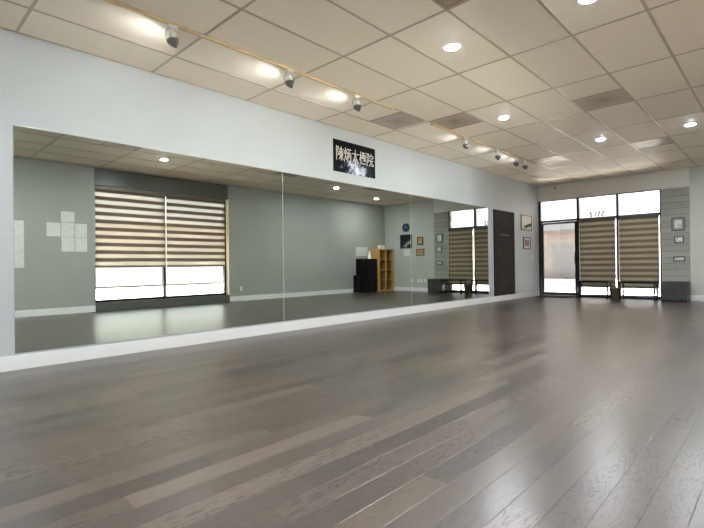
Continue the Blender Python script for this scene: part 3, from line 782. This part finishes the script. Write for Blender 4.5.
# white figurine, white box, small vase
bm = newbm()
lathe(bm, [(0.0, 0), (0.062, 0.0), (0.066, 0.012), (0.058, 0.02), (0.060, 0.06), (0.052, 0.11), (0.036, 0.145), (0.046, 0.165), (0.042, 0.185), (0.020, 0.20), (0.026, 0.22), (0.028, 0.245), (0.018, 0.268), (0.0, 0.275)], 24, cap=False)
tag(obj('figurine', bm, mat('white porcelain', (238, 236, 228), 0.3), None, (0.31, 11.83, CZ+0.0003)), 'white seated figurine standing on top of the black cabinet', 'figurine')
t = thing('storage_box', 'small white box standing on top of the cube shelf', 'box', (0.22, 12.36, SZ+0.0003))
bm = newbm(); box(bm, 0, 0.16, 0, 0.20, 0, 0.115, 0.004); obj('body', bm, M['white_plastic'], t)
bm = newbm(); box(bm, -0.004, 0.164, -0.004, 0.204, 0.1155, 0.14, 0.004); obj('lid', bm, M['white_plastic'], t)
bm = newbm(); lathe(bm, [(0.0, 0), (0.03, 0.0), (0.036, 0.03), (0.032, 0.06), (0.014, 0.085), (0.018, 0.10), (0.0, 0.10)], 20, cap=False)
tag(obj('vase', bm, mat('pale yellow glaze', (222, 206, 140), 0.35), None, (0.16, 12.24, SZ+0.0003)), 'tiny pale yellow vase beside the white box on the cube shelf', 'vase')

# ------------------------------------------------------------------ outdoors
def conc():
    m = mat('sunlit concrete', (206, 202, 194), 0.85); t = NT(m)
    n = t.noise(t.obj(), 0.7, 5); t.l(t.mix(t.mapr(n, 0.3, 0.7, 0, 1), tuple(lin((224, 222, 216))), tuple(lin((234, 232, 226)))), t.b.inputs['Base Color']); return m
def asphalt():
    m = mat('grey asphalt', (96, 96, 96), 0.9); t = NT(m)
    n = t.noise(t.obj(), 0.9, 6); t.l(t.mix(t.mapr(n, 0.3, 0.7, 0, 1), tuple(lin((42, 42, 42))), tuple(lin((56, 55, 54)))), t.b.inputs['Base Color']); return m
bm = newbm(); box(bm, -45, 50, -40, 60, -0.8, -0.26); struct('ground', bm, asphalt())
bm = newbm(); box(bm, XR+WT+0.02, XR+WT+4.0, -20, YF+WT+4.0, -0.4, -0.12, 0.01); box(bm, -25, XR+WT+0.02, YF+WT+0.01, YF+WT+4.0, -0.4, -0.12, 0.01)
tag(obj('sidewalk', bm, conc()), 'pale concrete sidewalk wrapping round the outside of the shopfront', 'sidewalk')
t = thing('shade_canopy', 'added unseen canopy over the sidewalk before the shopfront', 'shade_canopy', (-9.0, YF+WT+0.02, 3.12))  # unseen slab added to shade the ground and dim the far end
bm = newbm(); box(bm, 0, 10.0, 0, 3.0, 0, 0.25, 0.01); obj('slab', bm, mat('canopy paint', (200, 196, 188), 0.7), t)
for px in (0.3, 9.6):
    bm = newbm(); box(bm, px, px+0.25, 2.6, 2.85, -3.237, 0, 0.01); obj('post', bm, mat('canopy post paint', (180, 176, 168), 0.7), t)
t = thing('outside_sun_shield', 'added unseen awning over the outside of the side window', 'sun_shield', (XR+WT+0.02, 2.6, 3.12))  # unseen slab added to keep direct sun off the blinds and floor
bm = newbm(); box(bm, 0, 0.85, 0, 4.6, 0, 0.10, 0.01); obj('panel', bm, M['dark_alu'], t)
for py in (0.2, 4.35):
    bm = newbm(); tube(bm, [(0.0, py, 0.75), (0.78, py, 0.10)], 0.02, 8); obj('stay_rod', bm, M['dark_alu'], t)
def building(name, label, x0, x1, y0, y1, h, wc, bands, face):
    t = thing(name, label, 'building', (x0, y0, -0.255))
    w, dd = x1-x0, y1-y0
    bm = newbm(); box(bm, 0, w, 0, dd, 0, h); obj('wall', bm, paint('far building paint', wc), t)
    bm = newbm(); box(bm, -0.3, w+0.3, -0.3, dd+0.3, h, h+0.35); obj('roof', bm, mat('roof edge', (190, 176, 164), 0.7), t)
    gm = mat('shop glass', (196, 198, 198), 0.3)
    L = dd if face == 'x' else w
    k = int(L//4)
    for i in range(k):
        p = 1.0+i*4
        bm = newbm()
        if face == 'x': box(bm, -0.06, 0.01, p, p+2.4, 0.3, 2.6)
        else: box(bm, p, p+2.4, -0.06, 0.01, 0.3, 2.6)
        obj('window', bm, gm, t)
    bm = newbm()
    if face == 'x': box(bm, -0.12, 0.01, 0, dd, 3.0, 3.5)
    else: box(bm, 0, w, -0.12, 0.01, 3.0, 3.5)
    obj('sign_band', bm, mat('band', (214, 196, 190), 0.7), t)
    return t
building('building', 'pale shop building across the lot, seen through the entrance door', -30, 12, 36, 44, 3.3, (224, 216, 206), 1, 'y')
building('building', 'pale building outside the mirrored side window', 22, 30, -14, 24, 4.0, (226, 222, 214), 1, 'x')

# ------------------------------------------------------------------ light: sky through the windows
w = bpy.data.worlds.new('World'); sc.world = w; w.use_nodes = True
bg = w.node_tree.nodes['Background']; bg.inputs[0].default_value = (0.90, 0.95, 1.0, 1); bg.inputs[1].default_value = 1.35
sl = bpy.data.lights.new('sun', 'SUN'); sl.energy = 150.0; sl.angle = math.radians(1.5); sl.color = (1.0, 0.97, 0.92)
so = bpy.data.objects.new('sun', sl); COL.objects.link(so); so.location = (8, 4, 12); so.rotation_euler = Vector((-0.5, -0.10, -0.86)).to_track_quat('-Z', 'Y').to_euler()
def portal(loc, rot, sx, sy):
    ld = bpy.data.lights.new('window_portal', 'AREA'); ld.shape = 'RECTANGLE'; ld.size = sx; ld.size_y = sy
    ld.cycles.is_portal = True
    o = bpy.data.objects.new('window_portal', ld); COL.objects.link(o); o.location = loc; o.rotation_euler = rot
portal(((XL+FX1)/2, YF+0.30, 1.31), (-PI/2, 0, 0), 2.9, 2.62)
portal((XR+0.32, 4.9, 1.43), (0, PI/2, 0), 2.5, 3.2)

# ------------------------------------------------------------------ camera (solved from the photograph's lines)
f_px = 459.23183
r = Vector((0.72577887, 0.68780758, -0.01287502)); u = Vector((0.01212577, 0.00592204, 0.99990894)); fw = Vector((-0.6878212, 0.7258689, 0.0040421))
cd = bpy.data.cameras.new('camera'); cd.sensor_fit = 'HORIZONTAL'; cd.sensor_width = 36.0; cd.lens = f_px/704*36.0
cd.clip_start = 0.02; cd.clip_end = 300
cam = bpy.data.objects.new('camera', cd); COL.objects.link(cam)
mw = Matrix((( r.x, u.x, -fw.x, 0), (r.y, u.y, -fw.y, 0), (r.z, u.z, -fw.z, 0.89588), (0, 0, 0, 1)))
cam.matrix_world = mw
sc.camera = cam

# ------------------------------------------------------------------ render look
sc.view_settings.view_transform = 'Standard'; sc.view_settings.look = 'None'
sc.view_settings.gamma = 1.0; sc.view_settings.exposure = 1.98; sc.view_settings.use_curve_mapping = False
cy = sc.cycles
cy.use_denoising = True
cy.max_bounces = 10; cy.diffuse_bounces = 6; cy.glossy_bounces = 6; cy.transparent_max_bounces = 12
cy.sample_clamp_indirect = 6.0
cy.caustics_reflective = True
cy.blur_glossy = 0.5
